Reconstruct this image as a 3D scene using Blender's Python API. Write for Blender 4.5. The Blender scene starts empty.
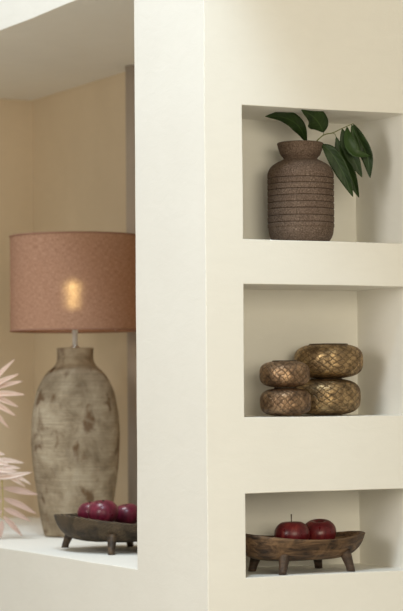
import bpy, bmesh, math, random
from mathutils import Vector, Matrix, noise
random.seed(7)
PI = math.pi
scene = bpy.context.scene
COL = scene.collection
Z0 = 1.25                                   # eye height above the floor

# ------------------------------------------------------------------ objects
def link(name, me, mat=None, parent=None, loc=None, rot=None):
    o = bpy.data.objects.new(name, me)
    COL.objects.link(o)
    if mat is not None and me is not None:
        me.materials.append(mat)
    if parent is not None:
        o.parent = parent
    if loc is not None:
        o.location = loc
    if rot is not None:
        o.rotation_euler = rot
    return o

def obj(name, bm, mat, parent=None, loc=None, rot=None, smooth=True, recalc=True):
    if recalc:
        bmesh.ops.recalc_face_normals(bm, faces=bm.faces[:])
    for f in bm.faces:
        f.smooth = smooth
    me = bpy.data.meshes.new(name)
    bm.to_mesh(me)
    bm.free()
    return link(name, me, mat, parent, loc, rot)

def tag(o, label=None, cat=None, group=None, kind=None):
    if label: o['label'] = label
    if cat: o['category'] = cat
    if group: o['group'] = group
    if kind: o['kind'] = kind
    return o

def thing(name, loc, label, cat, group=None, rz=0.0):
    return tag(link(name, None, loc=loc, rot=(0, 0, rz)), label, cat, group)

# ------------------------------------------------------------------ shapes
def smooth_profile(pts, n=6):
    """Catmull-Rom through (r, z) points."""
    out = []
    P = [Vector((p[0], p[1])) for p in pts]
    for i in range(len(P) - 1):
        p0 = P[i - 1] if i > 0 else P[i] * 2 - P[i + 1]
        p1, p2 = P[i], P[i + 1]
        p3 = P[i + 2] if i + 2 < len(P) else P[i + 1] * 2 - P[i]
        for k in range(n):
            t = k / n
            q = 0.5 * ((2 * p1) + (p2 - p0) * t + (2 * p0 - 5 * p1 + 4 * p2 - p3) * t * t + (3 * p1 - p0 - 3 * p2 + p3) * t ** 3)
            out.append((max(q.x, 0.0), q.y))
    out.append((P[-1].x, P[-1].y))
    return out

def lathe(profile, segs=64, shape=None):
    """Revolve (r, z); UV = (angle / 2pi, length along the profile in metres). shape(ang, r, z) -> (x, y, z) may bend it."""
    bm = bmesh.new()
    uvl = bm.loops.layers.uv.new('UVMap')
    ln = [0.0]
    for a, b in zip(profile, profile[1:]):
        ln.append(ln[-1] + math.hypot(b[0] - a[0], b[1] - a[1]))
    rings = []
    for r, z in profile:
        if r < 1e-6:
            p = shape(0, 0, z) if shape else (0, 0, z)
            rings.append([bm.verts.new(p)])
        else:
            row = []
            for k in range(segs):
                a = 2 * PI * k / segs
                p = shape(a, r, z) if shape else (r * math.cos(a), r * math.sin(a), z)
                row.append(bm.verts.new(p))
            rings.append(row)
    for i in range(len(rings) - 1):
        A, B = rings[i], rings[i + 1]
        for k in range(segs):
            k2 = (k + 1) % segs
            u0, u1 = k / segs, (k + 1) / segs
            if len(A) == 1 and len(B) == 1:
                continue
            if len(A) == 1:
                vs, uv = [A[0], B[k2], B[k]], [(u0, ln[i]), (u1, ln[i + 1]), (u0, ln[i + 1])]
            elif len(B) == 1:
                vs, uv = [A[k], A[k2], B[0]], [(u0, ln[i]), (u1, ln[i]), (u0, ln[i + 1])]
            else:
                vs = [A[k], A[k2], B[k2], B[k]]
                uv = [(u0, ln[i]), (u1, ln[i]), (u1, ln[i + 1]), (u0, ln[i + 1])]
            f = bm.faces.new(vs)
            for l, q in zip(f.loops, uv):
                l[uvl].uv = q
    return bm

def tube(points, radii, segs=10, cap=True, bm=None):
    bm = bm or bmesh.new()
    P = [Vector(p) for p in points]
    if not hasattr(radii, '__len__'):
        radii = [radii] * len(P)
    rows = []
    side = None
    for i, p in enumerate(P):
        t = (P[min(i + 1, len(P) - 1)] - P[max(i - 1, 0)]).normalized()
        if side is None:
            side = t.cross(Vector((0.31, 0.2, 0.93)))
            if side.length < 0.1:
                side = t.cross(Vector((1, 0, 0)))
        side = (side - t * side.dot(t)).normalized()
        up = t.cross(side)
        rows.append([bm.verts.new(p + radii[i] * (math.cos(2 * PI * k / segs) * side + math.sin(2 * PI * k / segs) * up)) for k in range(segs)])
    for A, B in zip(rows, rows[1:]):
        for k in range(segs):
            bm.faces.new([A[k], A[(k + 1) % segs], B[(k + 1) % segs], B[k]])
    if cap:
        bm.faces.new(rows[0]); bm.faces.new(rows[-1])
    return bm

def curve_points(pts, n=8):
    P = [Vector(p) for p in pts]
    out = []
    for i in range(len(P) - 1):
        p0 = P[i - 1] if i > 0 else P[i] * 2 - P[i + 1]
        p1, p2 = P[i], P[i + 1]
        p3 = P[i + 2] if i + 2 < len(P) else P[i + 1] * 2 - P[i]
        for k in range(n):
            t = k / n
            out.append(0.5 * ((2 * p1) + (p2 - p0) * t + (2 * p0 - 5 * p1 + 4 * p2 - p3) * t * t + (3 * p1 - p0 - 3 * p2 + p3) * t ** 3))
    out.append(P[-1])
    return out

def leaf_bm(pts, width, face, cup=0.25, twist=0.0, peak=0.45, thick=0.0006, wave=0.0, n=8):
    """A leaf blade along pts, its upper side turned towards `face`; closed, with a real thickness and a midrib fold."""
    C = curve_points(pts, n)
    N = len(C) - 1
    bm = bmesh.new()
    uvl = bm.loops.layers.uv.new('UVMap')
    S = [-1, -0.75, -0.45, -0.15, 0, 0.15, 0.45, 0.75, 1]
    top, bot, tt = [], [], []
    for i, p in enumerate(C):
        t = i / N
        tan = (C[min(i + 1, N)] - C[max(i - 1, 0)]).normalized()
        nrm = Vector(face)
        nrm = (nrm - tan * nrm.dot(tan)).normalized()
        nrm = Matrix.Rotation(twist * (t - 0.3), 3, tan) @ nrm
        sd = tan.cross(nrm).normalized()
        e = math.log(0.5) / math.log(peak)
        w = 0.5 * width * max(math.sin(PI * min(max(t, 0.0), 1.0) ** e), 0.0) ** 0.85 + 0.0004
        ra, rb = [], []
        for s in S:
            q = p + sd * (w * s) + nrm * (cup * w * (abs(s) ** 1.3 - 0.4) + wave * w * math.sin(9 * t + 2 * s) * abs(s))
            ra.append(bm.verts.new(q + nrm * thick * 0.5))
            rb.append(bm.verts.new(q - nrm * thick * 0.5))
        top.append(ra); bot.append(rb); tt.append(t)
    K = len(S)
    def quad(vs, uvs):
        f = bm.faces.new(vs)
        for l, q in zip(f.loops, uvs):
            l[uvl].uv = q
    for i in range(N):
        for k in range(K - 1):
            u0, u1 = S[k] * 0.5 + 0.5, S[k + 1] * 0.5 + 0.5
            uv = [(u0, tt[i]), (u1, tt[i]), (u1, tt[i + 1]), (u0, tt[i + 1])]
            quad([top[i][k], top[i][k + 1], top[i + 1][k + 1], top[i + 1][k]], uv)
            quad([bot[i][k], bot[i][k + 1], bot[i + 1][k + 1], bot[i + 1][k]], uv)
        for k in (0, K - 1):
            u = S[k] * 0.5 + 0.5
            quad([top[i][k], top[i + 1][k], bot[i + 1][k], bot[i][k]], [(u, tt[i]), (u, tt[i + 1]), (u, tt[i + 1]), (u, tt[i])])
    for i in (0, N):
        for k in range(K - 1):
            quad([top[i][k], top[i][k + 1], bot[i][k + 1], bot[i][k]], [(0.5, tt[i])] * 4)
    return bm

# ------------------------------------------------------------------ materials
def mat_new(name):
    m = bpy.data.materials.new(name)
    m.use_nodes = True
    nt = m.node_tree
    nt.nodes.clear()
    out = nt.nodes.new('ShaderNodeOutputMaterial')
    return m, nt, out

class G:
    """Small node-graph helper."""
    def __init__(s, name):
        s.m, s.nt, s.out = mat_new(name)
    def n(s, typ, **kw):
        nd = s.nt.nodes.new(typ)
        for k, v in kw.items():
            setattr(nd, k, v)
        return nd
    def l(s, a, b):
        s.nt.links.new(a, b)
    def coord(s, kind='Object', scale=(1, 1, 1), rot=(0, 0, 0), loc=(0, 0, 0)):
        tc = s.n('ShaderNodeTexCoord')
        mp = s.n('ShaderNodeMapping')
        mp.inputs['Scale'].default_value = scale
        mp.inputs['Rotation'].default_value = rot
        mp.inputs['Location'].default_value = loc
        s.l(tc.outputs[kind], mp.inputs['Vector'])
        return mp.outputs['Vector']
    def noise(s, vec, scale=5, detail=3, rough=0.5, dist=0.0):
        t = s.n('ShaderNodeTexNoise')
        t.inputs['Scale'].default_value = scale
        t.inputs['Detail'].default_value = detail
        t.inputs['Roughness'].default_value = rough
        t.inputs['Distortion'].default_value = dist
        s.l(vec, t.inputs['Vector'])
        return t.outputs['Fac']
    def ramp(s, fac, stops, interp='LINEAR'):
        r = s.n('ShaderNodeValToRGB')
        r.color_ramp.interpolation = interp
        els = r.color_ramp.elements
        while len(els) < len(stops):
            els.new(0.5)
        for e, (p, c) in zip(els, stops):
            e.position = p
            e.color = (c, c, c, 1) if not hasattr(c, '__len__') else (*c, 1)
        s.l(fac, r.inputs['Fac'])
        return r.outputs['Color']
    def mix(s, fac, a, b, mode='MIX'):
        x = s.n('ShaderNodeMix', data_type='RGBA', blend_type=mode)
        for sock, v in ((x.inputs[0], fac), (x.inputs[6], a), (x.inputs[7], b)):
            if hasattr(v, 'is_linked'):
                s.l(v, sock)
            elif hasattr(v, '__len__'):
                sock.default_value = (*v, 1)
            else:
                sock.default_value = v
        return x.outputs[2]
    def math(s, op, a, b=0.0):
        x = s.n('ShaderNodeMath', operation=op)
        for sock, v in ((x.inputs[0], a), (x.inputs[1], b)):
            if hasattr(v, 'is_linked'):
                s.l(v, sock)
            else:
                sock.default_value = v
        return x.outputs[0]
    def bump(s, h, strength=0.3, dist=0.002, prev=None):
        b = s.n('ShaderNodeBump')
        b.inputs['Strength'].default_value = strength
        b.inputs['Distance'].default_value = dist
        s.l(h, b.inputs['Height'])
        if prev is not None:
            s.l(prev, b.inputs['Normal'])
        return b.outputs['Normal']
    def bsdf(s, color, rough=0.6, normal=None, metallic=0.0, spec=0.5, coat=0.0):
        p = s.n('ShaderNodeBsdfPrincipled')
        for key, v in (('Base Color', color), ('Roughness', rough), ('Metallic', metallic), ('Specular IOR Level', spec), ('Coat Weight', coat)):
            if hasattr(v, 'is_linked'):
                s.l(v, p.inputs[key])
            elif hasattr(v, '__len__'):
                p.inputs[key].default_value = (*v, 1)
            else:
                p.inputs[key].default_value = v
        if normal is not None:
            s.l(normal, p.inputs['Normal'])
        s.l(p.outputs[0], s.out.inputs['Surface'])
        return p

def srgb(r, g, b):
    f = lambda c: (c / 255 / 12.92) if c / 255 <= 0.04045 else ((c / 255 + 0.055) / 1.055) ** 2.4
    return (f(r), f(g), f(b))

def plaster(name, a, b, bump=0.20):
    g = G(name)
    v = g.coord('Object')
    big = g.noise(v, 2.2, 4, 0.55, 0.6)
    col = g.mix(g.ramp(big, [(0.3, 0), (0.7, 1)]), a, b)
    strokes = g.noise(g.coord('Object', (7, 7, 16), (0.9, 0.75, 0.4)), 2.0, 5, 0.6, 0.8)   # trowel marks
    grain = g.noise(v, 220, 2, 0.5)
    h = g.math('ADD', g.math('MULTIPLY', strokes, 1.0), g.math('MULTIPLY', grain, 0.25))
    col = g.mix(g.ramp(strokes, [(0.35, 0), (0.65, 0.10)]), col, tuple(c * 0.86 for c in a))
    g.bsdf(col, 0.82, g.bump(h, bump, 0.003), spec=0.2)
    return g.m

M = {}
M['plaster'] = plaster('lime_plaster', (0.80, 0.78, 0.725), (0.825, 0.808, 0.755))
M['tan'] = plaster('tan_plaster', (0.63, 0.515, 0.365), (0.69, 0.57, 0.41), 0.12)
M['post'] = plaster('greyed_post', (0.42, 0.355, 0.295), (0.50, 0.43, 0.365), 0.2)
M['floor'] = plaster('floor_screed', (0.50, 0.44, 0.36), (0.56, 0.50, 0.42), 0.2)

def m_linen():
    g = G('shade_linen')
    uv = g.coord('UV', (1, 1, 1))
    w = []
    for sc in ((22, 260, 1), (240, 30, 1)):
        w.append(g.noise(g.coord('UV', sc), 3.0, 3, 0.6, 0.2))
    weave = g.math('MULTIPLY', g.math('ADD', w[0], w[1]), 0.5)
    col = g.ramp(weave, [(0.38, (0.31, 0.165, 0.108)), (0.5, (0.42, 0.242, 0.166)), (0.62, (0.53, 0.34, 0.25))])
    nrm = g.bump(weave, 0.35, 0.001)
    d = g.n('ShaderNodeBsdfDiffuse'); g.l(col, d.inputs['Color']); g.l(nrm, d.inputs['Normal'])
    t = g.n('ShaderNodeBsdfTranslucent'); g.l(g.mix(1.0, col, (0.9, 0.75, 0.6), 'MULTIPLY'), t.inputs['Color'])
    r = g.n('ShaderNodeBsdfRefraction'); r.inputs['IOR'].default_value = 1.35; r.inputs['Roughness'].default_value = 0.5
    r.inputs['Color'].default_value = (1.0, 0.86, 0.62, 1)
    m1 = g.n('ShaderNodeMixShader'); m1.inputs[0].default_value = 0.12
    g.l(d.outputs[0], m1.inputs[1]); g.l(t.outputs[0], m1.inputs[2])
    m2 = g.n('ShaderNodeMixShader')
    g.l(g.ramp(weave, [(0.40, 0.015), (0.60, 0.10)]), m2.inputs[0])
    g.l(m1.outputs[0], m2.inputs[1]); g.l(r.outputs[0], m2.inputs[2])
    g.l(m2.outputs[0], g.out.inputs['Surface'])
    return g.m
M['linen'] = m_linen()

def m_hem():
    g = G('shade_hem')
    g.bsdf((0.30, 0.165, 0.115), 0.9, spec=0.1)
    return g.m
M['hem'] = m_hem()

def m_bulb():
    g = G('bulb_glow')
    e = g.n('ShaderNodeEmission')
    e.inputs['Color'].default_value = (1.0, 0.72, 0.36, 1)
    e.inputs['Strength'].default_value = 15
    g.l(e.outputs[0], g.out.inputs['Surface'])
    return g.m
M['bulb'] = m_bulb()

def simple(name, col, rough, metallic=0.0, spec=0.5, bump=None, coat=0.0):
    g = G(name)
    v = g.coord('Object')
    nz = g.noise(v, 60 if bump is None else bump, 3)
    c = g.mix(g.ramp(nz, [(0.3, 0), (0.7, 1)]), tuple(x * 0.9 for x in col), tuple(min(x * 1.08, 1) for x in col))
    g.bsdf(c, rough, g.bump(nz, 0.08, 0.0008), metallic, spec, coat)
    return g.m
M['socket'] = simple('white_socket', (0.88, 0.87, 0.85), 0.4)
M['chrome'] = simple('brushed_nickel', (0.62, 0.61, 0.58), 0.28, 1.0)

def m_stoneware():
    g = G('weathered_stoneware')
    v = g.coord('Object')
    band = g.noise(g.coord('Object', (5, 5, 120)), 1.5, 5, 0.65, 0.3)         # turned rings
    mott = g.noise(v, 11, 6, 0.62, 0.4)
    col = g.ramp(mott, [(0.30, (0.175, 0.130, 0.084)), (0.45, (0.315, 0.250, 0.172)), (0.58, (0.435, 0.36, 0.26)), (0.75, (0.53, 0.455, 0.345))])
    col = g.mix(g.ramp(band, [(0.40, 0.28), (0.58, 0.0)]), col, (0.17, 0.13, 0.085))
    patch = g.noise(g.coord('Object', (1, 1, 0.75), loc=(3.1, 0.7, 1.9)), 17, 3, 0.55, 0.3)
    col = g.mix(g.ramp(patch, [(0.555, 0.0), (0.66, 0.8)]), col, (0.125, 0.066, 0.030))    # rust-brown burns
    p2 = g.noise(g.coord('Object', (1, 1, 1), loc=(8.3, 2.7, 5.2)), 7, 5, 0.6, 0.2)
    col = g.mix(g.ramp(p2, [(0.56, 0.0), (0.70, 0.55)]), col, (0.48, 0.42, 0.33))       # pale bloom
    fine = g.noise(v, 160, 3, 0.6)
    h = g.math('ADD', g.math('ADD', g.math('MULTIPLY', band, 1.0), g.math('MULTIPLY', mott, 0.6)), g.math('MULTIPLY', fine, 0.35))
    g.bsdf(col, 0.88, g.bump(h, 0.7, 0.004), spec=0.15)
    return g.m
M['stoneware'] = m_stoneware()

def m_clay():
    g = G('speckled_clay')
    v = g.coord('Object')
    sp = g.noise(v, 260, 3, 0.7)
    md = g.noise(v, 28, 4, 0.6)
    col = g.ramp(sp, [(0.33, (0.060, 0.041, 0.030)), (0.46, (0.132, 0.091, 0.067)), (0.60, (0.172, 0.122, 0.092)), (0.72, (0.29, 0.22, 0.17))])
    col = g.mix(g.ramp(md, [(0.35, 0.35), (0.65, 0.0)]), col, (0.085, 0.052, 0.037))
    g.bsdf(col, 0.85, g.bump(g.math('ADD', sp, md), 0.35, 0.0015), spec=0.2)
    return g.m
M['clay'] = m_clay()
M['groove'] = simple('dark_groove', (0.050, 0.033, 0.025), 0.9, spec=0.1)

def m_brass(name, tint=1.0, seed=0.0, hue=(1.06, 1.0, 0.92)):
    g = G(name)
    # lozenge lattice hammered into the metal
    tc = g.n('ShaderNodeTexCoord'); sep = g.n('ShaderNodeSeparateXYZ'); g.l(tc.outputs['UV'], sep.inputs[0])
    wob = g.math('MULTIPLY', g.noise(g.coord('Object', loc=(seed, 0, 0)), 34, 4, 0.65), 6.0)
    hs = []
    for sg in (1, -1):
        ph = g.math('ADD', g.math('MULTIPLY', sep.outputs[0], PI * 22), g.math('MULTIPLY', sep.outputs[1], PI * 60 * sg))
        hs.append(g.math('ABSOLUTE', g.math('SINE', g.math('ADD', ph, wob))))
    lat = g.ramp(g.math('MINIMUM', hs[0], hs[1]), [(0.05, 0.0), (0.40, 0.85), (1.0, 1.0)])
    v = g.coord('Object', loc=(seed, seed * 2, 0))
    pat = g.noise(v, 34, 5, 0.65, 0.3)
    dents = g.noise(v, 95, 3, 0.6)
    col = g.ramp(pat, [(0.30, (0.085 * tint, 0.058 * tint, 0.038 * tint)), (0.47, (0.29 * tint, 0.205 * tint, 0.115 * tint)), (0.66, (0.62 * tint, 0.46 * tint, 0.26 * tint))])
    col = g.mix(1.0, col, hue, 'MULTIPLY')
    col = g.mix(g.math('MULTIPLY', g.math('SUBTRACT', 1.0, lat), 0.66), col, (0.06, 0.04, 0.025))
    h = g.math('ADD', lat, g.math('MULTIPLY', dents, 0.8))
    rough = g.ramp(pat, [(0.3, 0.62), (0.7, 0.36)])
    g.bsdf(col, rough, g.bump(h, 0.55, 0.0022), metallic=0.9)
    return g.m
M['brass'] = m_brass('antique_brass')
M['bronze'] = m_brass('antique_bronze', 0.86, 3.7, (1.04, 0.92, 0.98))
M['rim'] = simple('dark_bronze_rim', (0.09, 0.062, 0.04), 0.45, 0.9)

def m_wood(name, dark, mid, light, gouge):
    g = G(name)
    v = g.coord('Object')
    grain = g.noise(g.coord('Object', (6, 24, 40), (0.2, 0.1, 0.25)), 2.2, 5, 0.62, 0.8)
    col = g.ramp(grain, [(0.32, dark), (0.5, mid), (0.72, light)])
    if gouge:
        tc = g.n('ShaderNodeTexCoord'); sep = g.n('ShaderNodeSeparateXYZ'); g.l(tc.outputs['UV'], sep.inputs[0])
        ph = g.math('ADD', g.math('MULTIPLY', sep.outputs[0], 2 * PI * 40), g.math('MULTIPLY', sep.outputs[1], 2 * PI * 15))
        ph = g.math('ADD', ph, g.math('MULTIPLY', g.noise(v, 14, 2, 0.5), 1.6))
        stroke = g.math('ADD', g.math('MULTIPLY', g.math('SINE', ph), 0.5), 0.5)          # slanting chisel strokes
        brk = g.noise(v, 26, 3, 0.6)
        k = g.math('MULTIPLY', g.ramp(stroke, [(0.60, 0.0), (0.92, 0.9)]), g.ramp(brk, [(0.36, 0.25), (0.58, 0.9)]))
        col = g.mix(k, col, gouge)
        h = g.math('ADD', stroke, g.math('MULTIPLY', grain, 0.6))
        g.bsdf(col, 0.65, g.bump(h, 0.5, 0.002), spec=0.22)
    else:
        kn = g.noise(v, 18, 5, 0.6, 1.2)
        col = g.mix(g.ramp(kn, [(0.5, 0.0), (0.7, 0.6)]), col, light)
        h = g.math('ADD', grain, kn)
        g.bsdf(col, 0.5, g.bump(h, 0.55, 0.003), spec=0.4)
    return g.m
M['wood_brown'] = m_wood('carved_brown_wood', (0.018, 0.010, 0.006), (0.075, 0.041, 0.021), (0.22, 0.13, 0.066), None)
M['wood_black'] = m_wood('gouged_dark_wood', (0.010, 0.008, 0.007), (0.020, 0.0165, 0.014), (0.042, 0.034, 0.028), (0.30, 0.21, 0.12))
M['foot_brown'] = m_wood('foot_brown_wood', (0.020, 0.012, 0.009), (0.050, 0.030, 0.020), (0.11, 0.068, 0.042), None)
M['foot_black'] = m_wood('foot_dark_wood', (0.018, 0.012, 0.009), (0.045, 0.030, 0.020), (0.14, 0.09, 0.05), None)

def m_apple(name, a, b, c):
    g = G(name)
    v = g.coord('Object', (40, 40, 7))
    st = g.noise(v, 1.6, 4, 0.6, 0.3)
    col = g.ramp(st, [(0.30, a), (0.55, b), (0.78, c)])
    dots = g.n('ShaderNodeTexVoronoi', feature='F1'); dots.inputs['Scale'].default_value = 190
    g.l(g.coord('Object'), dots.inputs['Vector'])
    col = g.mix(g.ramp(dots.outputs['Distance'], [(0.06, 0.5), (0.15, 0.0)]), col, (0.45, 0.20, 0.15))
    soft = g.noise(g.coord('Object'), 60, 2)
    g.bsdf(col, g.ramp(soft, [(0.3, 0.26), (0.7, 0.38)]), g.bump(soft, 0.06, 0.001), spec=0.5)
    return g.m
M['apple_wine'] = m_apple('wine_red_apple', (0.075, 0.006, 0.018), (0.145, 0.012, 0.034), (0.24, 0.035, 0.06))
M['apple_red'] = m_apple('dark_red_apple', (0.060, 0.004, 0.008), (0.130, 0.010, 0.014), (0.25, 0.045, 0.03))
M['twig'] = simple('twig_brown', (0.07, 0.042, 0.022), 0.8)

def m_leaf():
    g = G('glossy_leaf')
    uvs = g.n('ShaderNodeTexCoord'); sep = g.n('ShaderNodeSeparateXYZ'); g.l(uvs.outputs['UV'], sep.inputs[0])
    mid = g.math('ABSOLUTE', g.math('SUBTRACT', sep.outputs[0], 0.5))
    w = g.n('ShaderNodeTexWave', wave_type='BANDS', bands_direction='Y'); w.inputs['Scale'].default_value = 2.6; w.inputs['Distortion'].default_value = 0.6
    cmb = g.n('ShaderNodeCombineXYZ'); g.l(sep.outputs[0], cmb.inputs[0])
    g.l(g.math('SUBTRACT', sep.outputs[1], g.math('MULTIPLY', mid, 0.45)), cmb.inputs[1]); g.l(cmb.outputs[0], w.inputs['Vector'])
    nz = g.noise(g.coord('Object'), 40, 3)
    col = g.ramp(nz, [(0.3, (0.012, 0.024, 0.006)), (0.7, (0.024, 0.045, 0.010))])
    col = g.mix(g.ramp(mid, [(0.012, 0.8), (0.04, 0.0)]), col, (0.05, 0.085, 0.025))
    col = g.mix(g.math('MULTIPLY', w.outputs['Fac'], 0.15), col, (0.035, 0.07, 0.018))
    p = g.bsdf(col, 0.42, g.bump(w.outputs['Fac'], 0.2, 0.001), spec=0.2)
    return g.m
M['leaf'] = m_leaf()
M['leaf_young'] = simple('young_leaf', (0.026, 0.054, 0.010), 0.45, spec=0.3)
M['stem_green'] = simple('green_stem', (0.17, 0.19, 0.05), 0.6)

def m_frond():
    g = G('bleached_pink_leaflet')
    tc = g.n('ShaderNodeTexCoord'); sep = g.n('ShaderNodeSeparateXYZ'); g.l(tc.outputs['UV'], sep.inputs[0])
    mid = g.math('ABSOLUTE', g.math('SUBTRACT', sep.outputs[0], 0.5))
    stripe = g.noise(g.coord('UV', (14, 1.2, 1)), 2.0, 3, 0.6)
    col = g.ramp(stripe, [(0.3, (0.66, 0.45, 0.35)), (0.5, (0.78, 0.60, 0.51)), (0.7, (0.86, 0.73, 0.66))])
    col = g.mix(g.ramp(mid, [(0.05, 0.45), (0.20, 0.0)]), col, (0.50, 0.27, 0.16))
    d = g.n('ShaderNodeBsdfDiffuse'); g.l(col, d.inputs['Color'])
    t = g.n('ShaderNodeBsdfTranslucent'); g.l(col, t.inputs['Color'])
    m = g.n('ShaderNodeMixShader'); m.inputs[0].default_value = 0.2
    g.l(d.outputs[0], m.inputs[1]); g.l(t.outputs[0], m.inputs[2]); g.l(m.outputs[0], g.out.inputs['Surface'])
    return g.m
M['frond'] = m_frond()
def m_frond_rose():
    g = G('rose_leaflet')
    stripe = g.noise(g.coord('UV', (14, 1.2, 1)), 2.0, 3, 0.6)
    col = g.ramp(stripe, [(0.3, (0.48, 0.33, 0.27)), (0.5, (0.60, 0.44, 0.38)), (0.7, (0.70, 0.55, 0.49))])
    d = g.n('ShaderNodeBsdfDiffuse'); g.l(col, d.inputs['Color'])
    t = g.n('ShaderNodeBsdfTranslucent'); g.l(col, t.inputs['Color'])
    m = g.n('ShaderNodeMixShader'); m.inputs[0].default_value = 0.2
    g.l(d.outputs[0], m.inputs[1]); g.l(t.outputs[0], m.inputs[2]); g.l(m.outputs[0], g.out.inputs['Surface'])
    return g.m
M['frond_rose'] = m_frond_rose()
M['frond_pale'] = M['frond'].copy()
for e_, c_ in zip([n_ for n_ in M['frond_pale'].node_tree.nodes if n_.type == 'VALTORGB'][0].color_ramp.elements, ((0.76, 0.60, 0.52), (0.84, 0.72, 0.66), (0.88, 0.80, 0.76))):
    e_.color = (*c_, 1)
M['rachis'] = simple('olive_rachis', (0.42, 0.34, 0.12), 0.7)
M['pink_clay'] = simple('pink_beige_ceramic', (0.55, 0.38, 0.30), 0.6)

# ------------------------------------------------------------------ the setting
S0, S1 = 0.397, 2.777                      # window niche along the left face (y)
ZS, ZT = Z0 - 0.4457, Z0 + 1.0422          # its sill and soffit
WD = 0.6806                                # its depth (x)
R0, R1, ND = 0.101, 0.5555, 0.25           # the three small niches in the right face
NICHES = [(Z0 + 0.3587, Z0 + 0.6791), (Z0 - 0.0648, Z0 + 0.2520), (Z0 - 0.4435, Z0 - 0.2448)]

def breaks(marks, step_fine, lo, hi, end_lo, end_hi):
    """Break points: all marks, plus a fine grid between lo and hi."""
    pts = sorted(set(marks + [end_lo, end_hi, lo, hi]))
    out = []
    for a, b in zip(pts, pts[1:]):
        out.append(a)
        if a >= lo - 1e-9 and b <= hi + 1e-9:
            n = max(1, int(round((b - a) / step_fine)))
            out += [a + (b - a) * k / n for k in range(1, n)]
    out.append(pts[-1])
    return out

def wall_block():
    X = breaks([R0, R1, WD + 0.02], 0.035, 0.0, 0.75, 0.0, 1.6)
    Y = breaks([ND, S0, S1], 0.045, 0.0, 2.8, 0.0, 3.3)
    Z = breaks([ZS, ZT] + [z for n in NICHES for z in n], 0.035, 0.60, 2.35, 0.0, 2.75)
    def solid(x, y, z):
        if S0 < y < S1 and x < WD + 0.02 and ZS < z < ZT:
            return False
        if y < ND and R0 < x < R1:
            for a, b in NICHES:
                if a < z < b:
                    return False
        return True
    nx, ny, nz = len(X) - 1, len(Y) - 1, len(Z) - 1
    mids = lambda A: [(a + b) / 2 for a, b in zip(A, A[1:])]
    mx, my, mz = mids(X), mids(Y), mids(Z)
    def sol(i, j, k):
        if i < 0 or j < 0 or k < 0 or i >= nx or j >= ny or k >= nz:
            return False
        return solid(mx[i], my[j], mz[k])
    bm = bmesh.new()
    cache = {}
    def V(i, j, k):
        key = (i, j, k)
        if key not in cache:
            p = Vector((X[i], Y[j], Z[k]))
            a = 0.0016                                                # hand-trowelled: the planes waver a little
            d = Vector((noise.noise(p * 5.0 + Vector((3, 0, 0))), noise.noise(p * 5.0 + Vector((0, 7, 0))), noise.noise(p * 5.0 + Vector((0, 0, 11))))) * a
            cache[key] = bm.verts.new(p + d)
        return cache[key]
    for i in range(nx):
        for j in range(ny):
            for k in range(nz):
                if not sol(i, j, k):
                    continue
                if not sol(i - 1, j, k): bm.faces.new([V(i, j, k), V(i, j, k + 1), V(i, j + 1, k + 1), V(i, j + 1, k)])
                if not sol(i + 1, j, k): bm.faces.new([V(i + 1, j, k), V(i + 1, j + 1, k), V(i + 1, j + 1, k + 1), V(i + 1, j, k + 1)])
                if not sol(i, j - 1, k): bm.faces.new([V(i, j, k), V(i + 1, j, k), V(i + 1, j, k + 1), V(i, j, k + 1)])
                if not sol(i, j + 1, k): bm.faces.new([V(i, j + 1, k), V(i, j + 1, k + 1), V(i + 1, j + 1, k + 1), V(i + 1, j + 1, k)])
                if not sol(i, j, k - 1): bm.faces.new([V(i, j, k), V(i, j + 1, k), V(i + 1, j + 1, k), V(i + 1, j, k)])
                if not sol(i, j, k + 1): bm.faces.new([V(i, j, k + 1), V(i + 1, j, k + 1), V(i + 1, j + 1, k + 1), V(i, j + 1, k + 1)])
    w = obj('wall_front', bm, M['plaster'])
    bv = w.modifiers.new('soft_edges', 'BEVEL')
    bv.width = 0.005; bv.segments = 3; bv.limit_method = 'ANGLE'; bv.angle_limit = math.radians(50)
    bv.harden_normals = True
    tag(w, kind='structure')
    return w
wall_block()

def box_bm(x0, x1, y0, y1, z0, z1):
    bm = bmesh.new()
    bmesh.ops.create_cube(bm, size=1.0)
    for v in bm.verts:
        v.co = Vector((x0 if v.co.x < 0 else x1, y0 if v.co.y < 0 else y1, z0 if v.co.z < 0 else z1))
    return bm

# tan back and end of the window niche
tag(obj('wall_back', box_bm(WD, WD + 0.019, S0, S1, ZS, ZT), M['tan'], smooth=False), kind='structure')
tag(obj('wall_end', box_bm(0.02, WD, S1 - 0.012, S1, ZS, ZT), M['tan'], smooth=False), kind='structure')
tag(obj('ceiling_blocker', box_bm(-0.19, 1.6, -3.0, -0.002, 2.75, 2.85), M['plaster'], smooth=False), kind='structure')  # unseen slab added so its edge casts the diagonal shade on the niche wall
tag(obj('floor', box_bm(-5.0, 3.0, -6.5, 4.5, -0.05, 0.0), M['floor'], smooth=False), kind='structure')
# round upright in the niche, right against the back wall
bm = tube([(0.652, 1.830, ZS + 0.001), (0.652, 1.830, ZS + 0.5), (0.652, 1.830, ZT - 0.001)], 0.026, 24)
tag(obj('trim_1', bm, M['post']), kind='structure')

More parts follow.
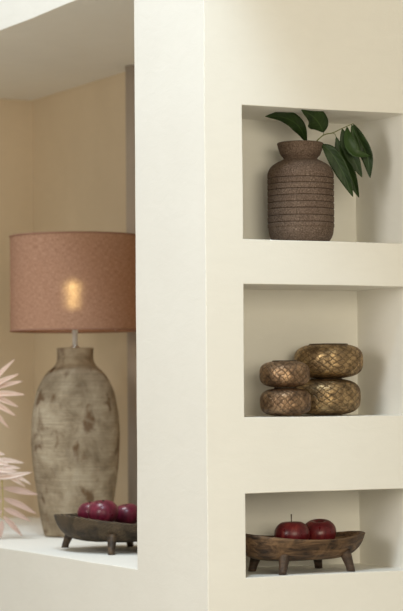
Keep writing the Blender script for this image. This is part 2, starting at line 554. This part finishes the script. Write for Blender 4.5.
# ------------------------------------------------------------------ table lamp
def make_lamp():
    t = thing('table_lamp', (0.392, 1.709, ZS + 0.001), 'tall table lamp with terracotta-brown linen drum shade on a weathered stoneware base', 'lamp')
    prof = [(0.0, 0.004), (0.085, 0.0), (0.096, 0.002), (0.101, 0.012), (0.113, 0.073), (0.1265, 0.164), (0.1345, 0.23), (0.1375, 0.292), (0.1365, 0.349),
            (0.1325, 0.387), (0.123, 0.435), (0.111, 0.468), (0.090, 0.503), (0.068, 0.524), (0.0585, 0.540), (0.0560, 0.560), (0.0565, 0.576), (0.0535, 0.5825), (0.0, 0.5828)]
    pr = [(r * 0.995, z * 0.994) for r, z in smooth_profile(prof, 5)]
    def wob(a, r, z):
        k = 1 + 0.012 * noise.noise(Vector((math.cos(a) * 1.4, math.sin(a) * 1.4, z * 9))) + 0.006 * noise.noise(Vector((math.cos(a) * 4, math.sin(a) * 4, z * 40)))
        return (r * k * math.cos(a), r * k * math.sin(a), z)
    obj('lamp_base', lathe(pr, 96, wob), M['stoneware'], t)
    sk = obj('lamp_socket', lathe([(0, 0.580), (0.0085, 0.580), (0.0085, 0.654), (0.015, 0.659), (0.017, 0.690), (0.014, 0.700), (0, 0.701)], 24), M['socket'], t)
    sk['label'] = 'white lamp socket'
    obj('collar', lathe([(0, 0.5767), (0.0165, 0.5767), (0.0175, 0.5797), (0.012, 0.583), (0.0088, 0.586), (0.0088, 0.5875), (0, 0.5875)], 32), M['chrome'], t)['label'] = 'nickel collar under the socket'
    b0, b1 = 0.6325, 0.9245
    R = 0.2000
    n = 24
    sh = obj('lamp_shade', lathe([(R, b0 + (b1 - b0) * k / n) for k in range(n + 1)], 128), M['linen'], t, recalc=False)
    sh['label'] = 'terracotta-brown linen drum shade'
    for z in (b0, b1):
        ring = [(R + 0.0002 + 0.0018 * math.cos(a), z + 0.003 * math.sin(a)) for a in [2 * PI * k / 10 for k in range(11)]]
        obj('hem', lathe(ring, 96), M['hem'], sh)
    fr = tube([(0.018 * math.cos(a), 0.018 * math.sin(a), 0.6475) for a in [2 * PI * k / 24 for k in range(25)]], 0.0022, 8)
    for k in range(3):
        a = 2 * PI * k / 3 + 0.45
        tube([(0.018 * math.cos(a), 0.018 * math.sin(a), 0.6475), (0.11 * math.cos(a), 0.11 * math.sin(a), 0.6445), ((R - 0.003) * math.cos(a), (R - 0.003) * math.sin(a), 0.638)], 0.0018, 8, bm=fr)
    obj('shade_frame', fr, M['chrome'], t)
    bp = smooth_profile([(0.0, 0.701), (0.012, 0.702), (0.0095, 0.730), (0.0125, 0.745), (0.0145, 0.758), (0.0125, 0.771), (0.008, 0.778), (0.0, 0.780)], 5)
    obj('light_bulb', lathe(bp, 32), M['bulb'], t, loc=(-0.004, 0.002, 0.004))['label'] = 'glowing bulb seen through the shade'
    return t
make_lamp()

# ------------------------------------------------------------------ footed bowls
def make_bowl(name_mat, foot_mat, loc, rz, ax, ay, rim_z, bottom_z, feet, label, tip=1.0, fk=1.0, ty=0.0, tx=0.0045, px_=0.96, group='footed wooden bowls'):
    h = rim_z - bottom_z
    outer = [(0.0, 0.0), (0.32, 0.0), (0.52, 0.02), (0.69, 0.09), (0.83, 0.26), (0.94, 0.57), (1.0, 0.975)]
    inner = [(0.985, 1.0), (0.945, 0.985), (0.885, 0.72), (0.77, 0.44), (0.62, 0.26), (0.40, 0.20), (0.0, 0.185)]
    pr = smooth_profile(outer, 5) + smooth_profile(inner, 5)
    def shp(a, r, z):
        c, s = math.cos(a), math.sin(a)
        k = 1 + 0.015 * noise.noise(Vector((c * 2, s * 2, z * 3 + ax * 50)))
        px = (abs(c) ** px_) * (1 if c > 0 else -1)
        x = ax * r * k * px
        y = ay * r * k * s
        zz = bottom_z + h * z
        zz += (0.0145 * tip * (c ** 2) - tx * c * r + ty * s * r) * max(z, 0)                      # the two ends rise a little
        zz += 0.0012 * noise.noise(Vector((c * 3, s * 3, r * 3)))
        return (x, y, zz)
    b = obj('footed_bowl', lathe(pr, 112, shp), M[name_mat], loc=loc, rot=(0, 0, rz))
    tag(b, label, 'bowl', group)
    for (fx, fy) in feet:
        d = Vector((fx / ax, fy / ay)).normalized()
        top = Vector((fx * 0.87, fy * 0.87, bottom_z + h * 0.40))
        bot = Vector((fx, fy, 0.0))
        pts = [top.lerp(bot, k / 7) for k in range(8)]
        rad = [q * fk for q in (0.0150, 0.0142, 0.0132, 0.0122, 0.0112, 0.0104, 0.0098, 0.0092)]
        fm = tube(pts, rad, 16)
        for v in fm.verts:
            if v.co.z < 0.004:
                v.co.z = max(v.co.z, 0.0)
            
        lo = min(v.co.z for v in fm.verts)
        for v in fm.verts:
            if v.co.z < 0.006: v.co.z = 0.0
        obj('foot', fm, M[foot_mat], b)
    return b

RB = Vector((0.294, 0.091, NICHES[2][0] + 0.001))
make_bowl('wood_brown', 'foot_brown', RB, 0.0, 0.178, 0.096, 0.0815, 0.0285,
          [(-0.083, -0.068), (0.109, -0.066), (0.091, 0.066), (-0.097, 0.066)],
          'brown carved oval bowl on four feet in the bottom niche')
LB = Vector((0.240, 1.045, ZS + 0.001))
LA = math.atan2(-0.4413, 0.8973) + math.radians(41)
ca, sa = math.cos(-LA), math.sin(-LA)
def in_left(x, y):
    dx, dy = x - LB.x, y - LB.y
    return (dx * ca - dy * sa, dx * sa + dy * ca)
lf = [in_left(0.148, 1.222), in_left(0.145, 0.885), in_left(0.327, 1.160)]
lf.append((lf[1][0] + lf[2][0] - lf[0][0], lf[1][1] + lf[2][1] - lf[0][1]))
make_bowl('wood_black', 'foot_black', LB, LA, 0.173, 0.182, 0.0870, 0.026, lf,
          'dark gouged bowl on feet standing on the white sill beside the lamp', tip=0.9, fk=0.97, ty=0.009, tx=0.001, px_=0.8)

# ------------------------------------------------------------------ apples
def apple_mesh(R, seed):
    prof = []
    n = 30
    for i in range(n + 1):
        th = PI * i / n
        r = R * math.sin(th) * (1 + 0.07 * math.cos(th))
        z = R * 0.86 * math.cos(th)
        rr = r / R
        z -= (0.34 * R * math.exp(-(rr / 0.30) ** 2)) if th < PI / 2 else (-0.20 * R * math.exp(-(rr / 0.26) ** 2))
        prof.append((0.0 if i in (0, n) else r, z))
    prof.reverse()
    def shp(a, r, z):
        k = 1 + 0.018 * math.cos(5 * a + seed) * (1 - 0.5 * (z / R + 1)) + 0.02 * math.cos(a + seed * 2) * (r / R)
        return (r * k * math.cos(a), r * k * math.sin(a), z + 0.025 * r * math.cos(a * 1 + seed))
    return lathe(prof, 56, shp)

def make_apple(center, R, mat, label, group, seed, tilt=(0, 0), stalk=0.022, lean=(0.1, 0.05), thick=0.0015):
    a = obj('apple', apple_mesh(R, seed), M[mat], loc=center, rot=(tilt[0], tilt[1], seed))
    tag(a, label, 'apple', group)
    z0 = 0.50 * R
    pts = [(0, 0, z0), (lean[0] * stalk * 0.4, lean[1] * stalk * 0.4, z0 + stalk * 0.5), (lean[0] * stalk, lean[1] * stalk, z0 + stalk)]
    obj('stalk', tube(curve_points(pts, 4), [thick * (0.85 + 0.5 * (k / 8) ** 3) for k in range(9)], 8), M['twig'], a)
    return a

g1 = 'apples in the bowl on the sill'
make_apple((0.160, 0.975, LB.z + 0.1100), 0.0430, 'apple_wine', 'front wine-red apple, nearest of three in the dark bowl beside the lamp', g1, 0.4, (0.05, -0.05), 0.013, (0.25, 0.1), 0.002)
make_apple((0.172, 1.083, LB.z + 0.1045), 0.0385, 'apple_wine', 'wine-red apple left of and behind the front one in the dark bowl', g1, 2.1, (-0.05, 0.06), 0.013, (0.1, 0.2), 0.002)
make_apple((0.249, 1.012, LB.z + 0.0985), 0.0390, 'apple_wine', 'wine-red apple in the dark bowl, touching the edge of the white pillar', g1, 4.0, (0.1, 0.1), 0.010, (0.1, 0.2), 0.002)
g2 = 'apples in the bottom niche bowl'
make_apple((0.270, 0.085, RB.z + 0.0890), 0.0435, 'apple_red', 'dark red apple with a tall upright stalk in the bottom niche bowl', g2, 1.2, (0.0, 0.03), 0.029, (0.02, 0.0), 0.0013)
make_apple((0.363, 0.113, RB.z + 0.0885), 0.0430, 'apple_red', 'dark red apple with a stubby stalk, right of the tall-stalked one', g2, 3.3, (-0.12, 0.10), 0.010, (0.2, 0.2))

# ------------------------------------------------------------------ ringed clay vase with a branch
VX, VY, VZ = 0.3243, 0.122, NICHES[0][0] + 0.001
def make_ringed_vase():
    s = 0.00247
    s = 0.00247
    body = [(0, 0.0006), (20, 0), (25.5, 0.6), (29.5, 4.0), (32.0, 9.5), (32.8, 16)]
    prof = [(a * s, b * s) for a, b in smooth_profile(body, 5)]
    zt = 66
    gz = [20.4, 27.2, 34.2, 40.6, 47.2, 53.4, 59.2, 65.0]
    z = 16.0
    while z < zt:
        z += 0.35
        d = min(abs(z - q) for q in gz)
        prof.append(((33.3 - (0.95 * max(0.0, 1 - d / 0.75))) * s, z * s))
    top = [(33.3, 66.6), (33.0, 70.5), (31.2, 75.0), (28.0, 78.6), (23.2, 81.6), (19.0, 83.6), (17.1, 84.8), (17.4, 86.3), (19.8, 89.0), (21.4, 93.0), (22.5, 97.0), (23.2, 100.3),
           (22.1, 101.3), (20.9, 101.1), (20.1, 97.5), (18.0, 91), (14.4, 86.5), (13.6, 84.4), (16.0, 81.5), (25, 76), (29.8, 69), (30, 40), (29.5, 15), (24, 4.5), (0.0, 3.6)]
    prof += [(a * s, b * s) for a, b in smooth_profile(top, 4)]
    v = obj('vase', lathe(prof, 96), M['clay'], loc=(VX, VY, VZ))
    tag(v, 'speckled brown clay vase with ringed body and flared collar in the top niche', 'vase')
    for q in gz:                                          # darkened grooves
        ring = [((32.50 + 0.24 * math.cos(a)) * s, (q + 0.34 * math.sin(a)) * s) for a in [2 * PI * k / 8 for k in range(9)]]
        obj('groove', lathe(ring, 96), M['groove'], v)
    return v
make_ringed_vase()

RV = Vector((0.8973, -0.4413, 0.0)); FV = Vector((0.4413, 0.8973, 0.0)); UV_ = Vector((0, 0, 1))
FACE = (-FV + Vector((0, 0, 0.25)) - 0.35 * RV)
def make_branch():
    t = thing('leafy_branch', (VX, VY, VZ + 0.2435), 'green leafy branch with dark glossy leaves standing in the ringed clay vase', 'branch')
    L = lambda u, v, w=0.0: (u * RV + v * UV_ + w * FV) * 0.01
    main = [L(-1.5, -12, 0.5), L(0.6, -4, 0), L(2.6, -0.6, -.4), L(5.6, 2.4, -.3), L(8.1, 3.1, 0), L(10.4, 4.2, 0.2), L(13.2, 5.4, 0.3)]
    cp = curve_points(main, 6)
    sb = tube(cp, [0.0019 - 0.0010 * i / (len(cp) - 1) for i in range(len(cp))], 10)
    tube(curve_points([L(0.5, -5, 0.1), L(1.4, -1, -.2), L(1.7, 0.6, -.6)], 4), 0.0012, 8, bm=sb)         # the two short shoots
    tube(curve_points([L(5.6, 2.4, -.3), L(5.7, 2.7, -2.3), L(5.5, 2.7, -4.4)], 4), 0.0008, 8, bm=sb)
    tube(curve_points([L(3.0, -0.2, -.4), L(4.0, 0.4, -1.0), L(5.1, 0.25, -1.5)], 4), 0.0009, 8, bm=sb)
    tube(curve_points([L(7.6, 3.0, 0), L(8.5, 2.9, .3), L(8.9, 2.1, .5)], 4), 0.0008, 8, bm=sb)
    obj('stem', sb, M['stem_green'], t)
    leaves = [
        ([L(1.6, 0.6, -.6), L(-.6, 4.4, -4.0), L(-4.2, 6.3, -6.4), L(-8.9, 6.4, -7.4)], 3.7, 0.5, 0.30, 'leaf'),
        ([L(5.5, 2.7, -4.4), L(4.5, 4.5, -6.2), L(2.6, 6.3, -8.8), L(-.2, 7.4, -11.8)], 5.2, 0.15, 0.06, 'leaf'),
        ([L(5.1, 0.25, -1.5), L(7.6, -2.2, -2.0), L(10.4, -7.2, -2.2), L(12.8, -13.0, -1.8)], 3.7, 0.35, 0.28, 'leaf'),
        ([L(8.9, 2.2, .5), L(10.2, -2.5, .6), L(12.4, -7.6, .3), L(14.4, -13.0, .2)], 3.3, 0.2, 0.25, 'leaf'),
        ([L(10.4, 4.2, .3), L(11.3, 0.6, .1), L(13.2, -3.6, -.1), L(15.2, -8.0, 0.2)], 3.2, -0.2, 0.25, 'leaf'),
        ([L(11.6, 4.6, 0), L(11.9, 1.2, -1.2), L(13.6, -2.0, -1.9), L(17.0, -2.9, -1.6)], 2.8, -0.5, 0.30, 'leaf_young'),
        ([L(12.8, 5.2, .2), L(13.1, 3.0, -.2), L(13.9, 0.6, -.4), L(14.9, -1.6, -.3)], 1.3, -0.3, 0.35, 'leaf_young'),
        ([L(13.2, 5.3, .3), L(14.6, 1.8, 1.0), L(16.6, -2.8, 1.2), L(17.3, -8.1, 1.0)], 3.3, 0.2, 0.22, 'leaf'),
    ]
    for pts, w, tw, cup, m in leaves:
        o = obj('leaf', leaf_bm(pts, w * 0.01, FACE, cup, tw, 0.50, wave=0.08 if w < 4.5 else 0.0), M[m], t)
        if m == 'leaf_young':
            o['label'] = 'lighter young leaf'
    return t
make_branch()

# ------------------------------------------------------------------ stacked brass vases
def make_squash(R, H, loc, mat, label, rot, open_r):
    a, b = R, H / 2
    rim = open_r * R
    n = 30
    body = []
    lo = -1.0; hi = 1.0
    e = 3.1                                              # fuller than an ellipse
    foot = 0.42 * R
    for i in range(n + 1):
        th = -PI / 2 + PI * i / n
        c, s = math.cos(th), math.sin(th)
        r = a * abs(c) ** (2 / e); z = b * (abs(s) ** (2 / e)) * (1 if s > 0 else -1)
        if s < 0 and r < foot: continue
        if s > 0 and r < rim: continue
        body.append((r, z + b))
    body = [(0.0, 0.0025), (foot * 0.9, 0.0012), (foot * 0.98, 0.0)] + body[0:] 
    top = body[-1][1]
    inner = [(rim, top), (rim * 0.97, top - 0.004), (R * 0.8, b * 1.35), (R * 0.9, b), (R * 0.75, b * 0.5), (0, 0.006)]
    v = obj('squat_vase', lathe(body + inner, 80), M[mat], loc=loc, rot=(0, 0, rot))
    tag(v, label, 'vase', 'hammered squat vases in the middle niche')
    rr = [(rim * 1.05 + 0.0020 * math.cos(q), top + 0.0004 + 0.0020 * math.sin(q)) for q in [2 * PI * k / 10 for k in range(11)]]
    obj('rim', lathe(rr, 64), M['rim'], v)['label'] = 'dark rolled rim'
    return top + 0.0026
ZM = NICHES[1][0] + 0.001
sx, sy = 0.2530, 0.078
bx, by = 0.4115, 0.150
h = make_squash(0.0625, 0.0678, (sx, sy, ZM), 'bronze', 'small hammered bronze vase, lower of the small stack in the middle niche', 0.3, 0.40)
make_squash(0.0615, 0.0645, (sx - 0.002, sy, ZM + h), 'bronze', 'small hammered bronze vase, upper of the small stack in the middle niche', 1.9, 0.44)
h = make_squash(0.0845, 0.0905, (bx - 0.003, by, ZM), 'brass', 'large hammered brass vase, lower of the large stack in the middle niche', 0.9, 0.42)
make_squash(0.0860, 0.0860, (bx + 0.003, by, ZM + h), 'brass', 'large hammered brass vase, topmost of the large stack in the middle niche', 4.0, 0.52)

# ------------------------------------------------------------------ pink palm fronds by the lamp
AN = Vector((0.1476, 1.7233, Z0 - 0.1810)) + 0.003 * Vector((0.8973, -0.4413, 0))
U3 = 0.00307
def Q(px, py, w=0.0):
    return AN + RV * (px * U3) + UV_ * ((450 - py) * U3) + FV * w * 0.01
VB = Vector((0.125, 1.985, ZS + 0.001))
def make_frond_vase():
    pr = smooth_profile([(0, 0.001), (0.040, 0.0), (0.047, 0.004), (0.058, 0.06), (0.060, 0.12), (0.050, 0.19), (0.030, 0.235), (0.024, 0.262), (0.027, 0.283), (0.025, 0.287),
                         (0.0215, 0.280), (0.0195, 0.262), (0.026, 0.234), (0.045, 0.19), (0.055, 0.12), (0.053, 0.06), (0.042, 0.010), (0.0, 0.009)], 4)
    v = obj('vase', lathe(pr, 56), M['pink_clay'], loc=VB)
    tag(v, 'pink-beige ceramic bottle vase holding the pink palm fronds, left of the lamp', 'vase')
make_frond_vase()
mouth = VB + Vector((0, 0, 0.285))

def make_frond(label, rachis, leaflets, mat, start):
    t = thing('palm_frond', tuple(mouth), label, 'palm frond', 'pink palm fronds beside the lamp')
    loc = lambda p: p - mouth
    inside = [VB + Vector((start[0], start[1], 0.03)), VB + Vector((start[0] * 0.6, start[1] * 0.6, 0.20)), mouth + Vector((start[0] * 0.55, start[1] * 0.55, 0.01))]
    pts = curve_points([loc(p) for p in inside + rachis], 6)
    obj('stem', tube(pts, [0.0030 - 0.0014 * i / (len(pts) - 1) for i in range(len(pts))], 10), M['rachis'], t)
    for pl, w, tw in leaflets:
        obj('leaflet', leaf_bm([loc(p) for p in pl], w * U3 * 0.9, FACE, 0.30, tw, 0.42, thick=0.0007, n=6), M[mat], t)

def line(b, e, bow=0.0, w0=0.0, w1=0.0):
    mx, my = (b[0] + e[0]) / 2, (b[1] + e[1]) / 2 - bow
    return [Q(b[0], b[1], w0), Q(mx, my, (w0 + w1) / 2 - 0.5), Q(e[0], e[1], w1)]

make_frond('upper pink palm frond, its leaflets fanned out against the tan wall',
           [Q(-44, 432, 10), Q(-36, 410, 5), Q(-26, 398, 2), Q(-14, 394, 0)],
           [(line((-17, 392), (14.0, 358.5), 1.5, 0, 0), 5.6, 0.2), (line((-16, 391), (18.6, 373.2), 1.5, 0, -1), 5.8, 0.1), (line((-15, 391), (22.5, 380.6), 1.5, .3, -1), 6.0, -0.1),
            (line((-14, 394), (25.2, 394.0), 1.2, 0, -1.5), 6.0, 0.1), (line((-15, 393.5), (18.8, 406.5), 1.2, 0, -1), 6.0, 0.2), (line((-16, 398), (15.8, 415.5), 1.2, -.3, -1), 5.8, -0.1),
            (line((-17, 402), (8.4, 427.5), 1.5, 0, -.5), 5.4, 0.1), (line((-20, 394), (-6, 352), -2, 0, .5), 5.4, 0), (line((-24, 396), (-28, 354), -1, 0, 1), 5.4, 0),
            (line((-20, 398), (-10, 436), 1, 0, 0), 5.2, 0), (line((-26, 399), (-34, 436), 1, 0, 0), 5.2, 0)], 'frond', (0.012, -0.012))
make_frond('middle pale pink palm frond, a tight cluster of leaflets pointing at the lamp base',
           [Q(-38, 440, 8), Q(-30, 448, 3), Q(-20, 457, 0), Q(-8, 464, -2)],
           [(line((-12, 476), (32.5, 470.4), -1.0, -3, -5), 6.6, 0.3), (line((-14, 460), (24.3, 461.6), 2.0, -2, -3), 5.2, 0.1), (line((-12, 452), (4.8, 453.4), 1.0, -1, -2), 4.6, 0),
            (line((-10, 465), (16.0, 459.2), 1.5, -1, -2), 5.0, 0.1), (line((-6, 470), (20.5, 467.0), 3.0, -2, -3.5), 4.4, -0.2), (line((-4, 473), (18.0, 469.5), 2.2, -3, -4), 4.6, 0.2),
            (line((5, 474), (25.3, 485.2), 1.5, -3, -3.5), 4.4, 0.1), (line((14, 474), (30.8, 482.6), 1.0, -4, -4.5), 3.4, 0.1), (line((-10, 462), (10, 463.5), 2.0, -3, -5), 6.5, 0),
            (line((-8, 468), (14, 470.5), 1.0, -4, -6), 6.0, 0.1), (line((-16, 458), (-2, 447.5), 1.0, -1, -2), 4.6, 0)], 'frond_pale', (-0.012, -0.010))
make_frond('lower rose-pink palm frond drooping over the sill, its stem hanging down at the picture edge',
           [Q(-36, 430, 6), Q(-22, 432, 1), Q(-8, 448, -2), Q(0.2, 470, -3), Q(2.0, 485, -3), Q(2.6, 500, -3), Q(2.2, 517, -3)],
           [(line((2.6, 486), (38.3, 492.8), 0.5, -3, -4.5), 7.0, 0.2), (line((2.8, 496), (36.6, 511.8), 1.2, -3, -4.5), 6.6, 0.2), (line((2.8, 506), (30.5, 519.3), 1.0, -3, -4), 6.0, 0.1),
            (line((2.6, 514), (21.8, 533.8), 1.2, -3, -3.5), 5.8, 0.1), (line((1.6, 518), (0.4, 535.5), 0.0, -3, -4), 6.4, 0.1),
            (line((1.6, 486), (-30, 496), 0.5, -3, -3), 6.6, 0), (line((2.0, 498), (-26, 514), 0.5, -3, -3), 6.0, 0), (line((2.0, 508), (-18, 528), 0.5, -3, -3), 5.6, 0),
            (line((0.4, 472), (-28, 480), 0.5, -3, -3), 6.0, 0)], 'frond_rose', (0.004, 0.014))

# ------------------------------------------------------------------ light
def area(name, loc, target, size, power, color, size_y=None):
    l = bpy.data.lights.new(name, 'AREA')
    l.shape = 'RECTANGLE' if size_y else 'SQUARE'
    l.size = size
    if size_y: l.size_y = size_y
    l.energy = power
    l.color = color
    o = bpy.data.objects.new(name, l)
    COL.objects.link(o)
    o.location = loc
    o.rotation_euler = (Vector(target) - Vector(loc)).to_track_quat('-Z', 'Y').to_euler()
    return o
area('window_daylight', (-3.0, -1.3, 1.9), (0.1, 0.5, 1.1), 1.2, 42, (1.0, 0.965, 0.89), 1.2)
area('roof_light', (-0.92, -1.30, 4.2), (0.1, 0.1, 1.1), 0.45, 52, (0.68, 0.86, 1.0))
area('skylight', (-0.80, 1.2, 4.4), (0.05, 1.1, 0.9), 0.9, 66, (0.90, 0.965, 1.0))
area('front_fill', (-1.1, -5.2, 1.9), (0.25, 0.0, 1.15), 2.2, 98, (1.0, 0.905, 0.69), 1.6)  # broad warm fill added from the camera side to brighten the niches

w = bpy.data.worlds.new('room_fill')
scene.world = w
w.use_nodes = True
bg = w.node_tree.nodes['Background']
bg.inputs['Color'].default_value = (1.0, 0.925, 0.765, 1)
bg.inputs['Strength'].default_value = 0.32

# ------------------------------------------------------------------ camera
cam = bpy.data.cameras.new('camera')
co = bpy.data.objects.new('camera', cam)
COL.objects.link(co)
R2 = Vector((0.8973317, -0.4412935, -0.0074729)); U2 = Vector((-0.0096185, -0.0364803, 0.9992881)); F2 = Vector((0.4412520, 0.8966210, 0.0369795))
mw = Matrix.Identity(4)
for r in range(3):
    mw[r][0], mw[r][1], mw[r][2] = R2[r], U2[r], -F2[r]
mw[0][3], mw[1][3], mw[2][3] = -2.393505, -4.840582, Z0
co.matrix_world = mw
cam.sensor_fit = 'VERTICAL'
cam.sensor_height = 36.0
cam.lens = 2293.22 / 611 * 36.0
cam.clip_start = 0.05; cam.clip_end = 100
cam.dof.use_dof = True
cam.dof.focus_distance = 5.62
cam.dof.aperture_fstop = 5.0
scene.camera = co

scene.view_settings.view_transform = 'Standard'
scene.view_settings.look = 'None'
scene.view_settings.exposure = 0.06
scene.view_settings.gamma = 1.0
scene.view_settings.use_curve_mapping = False
scene.cycles.use_denoising = True
scene.cycles.max_bounces = 10
scene.cycles.diffuse_bounces = 6
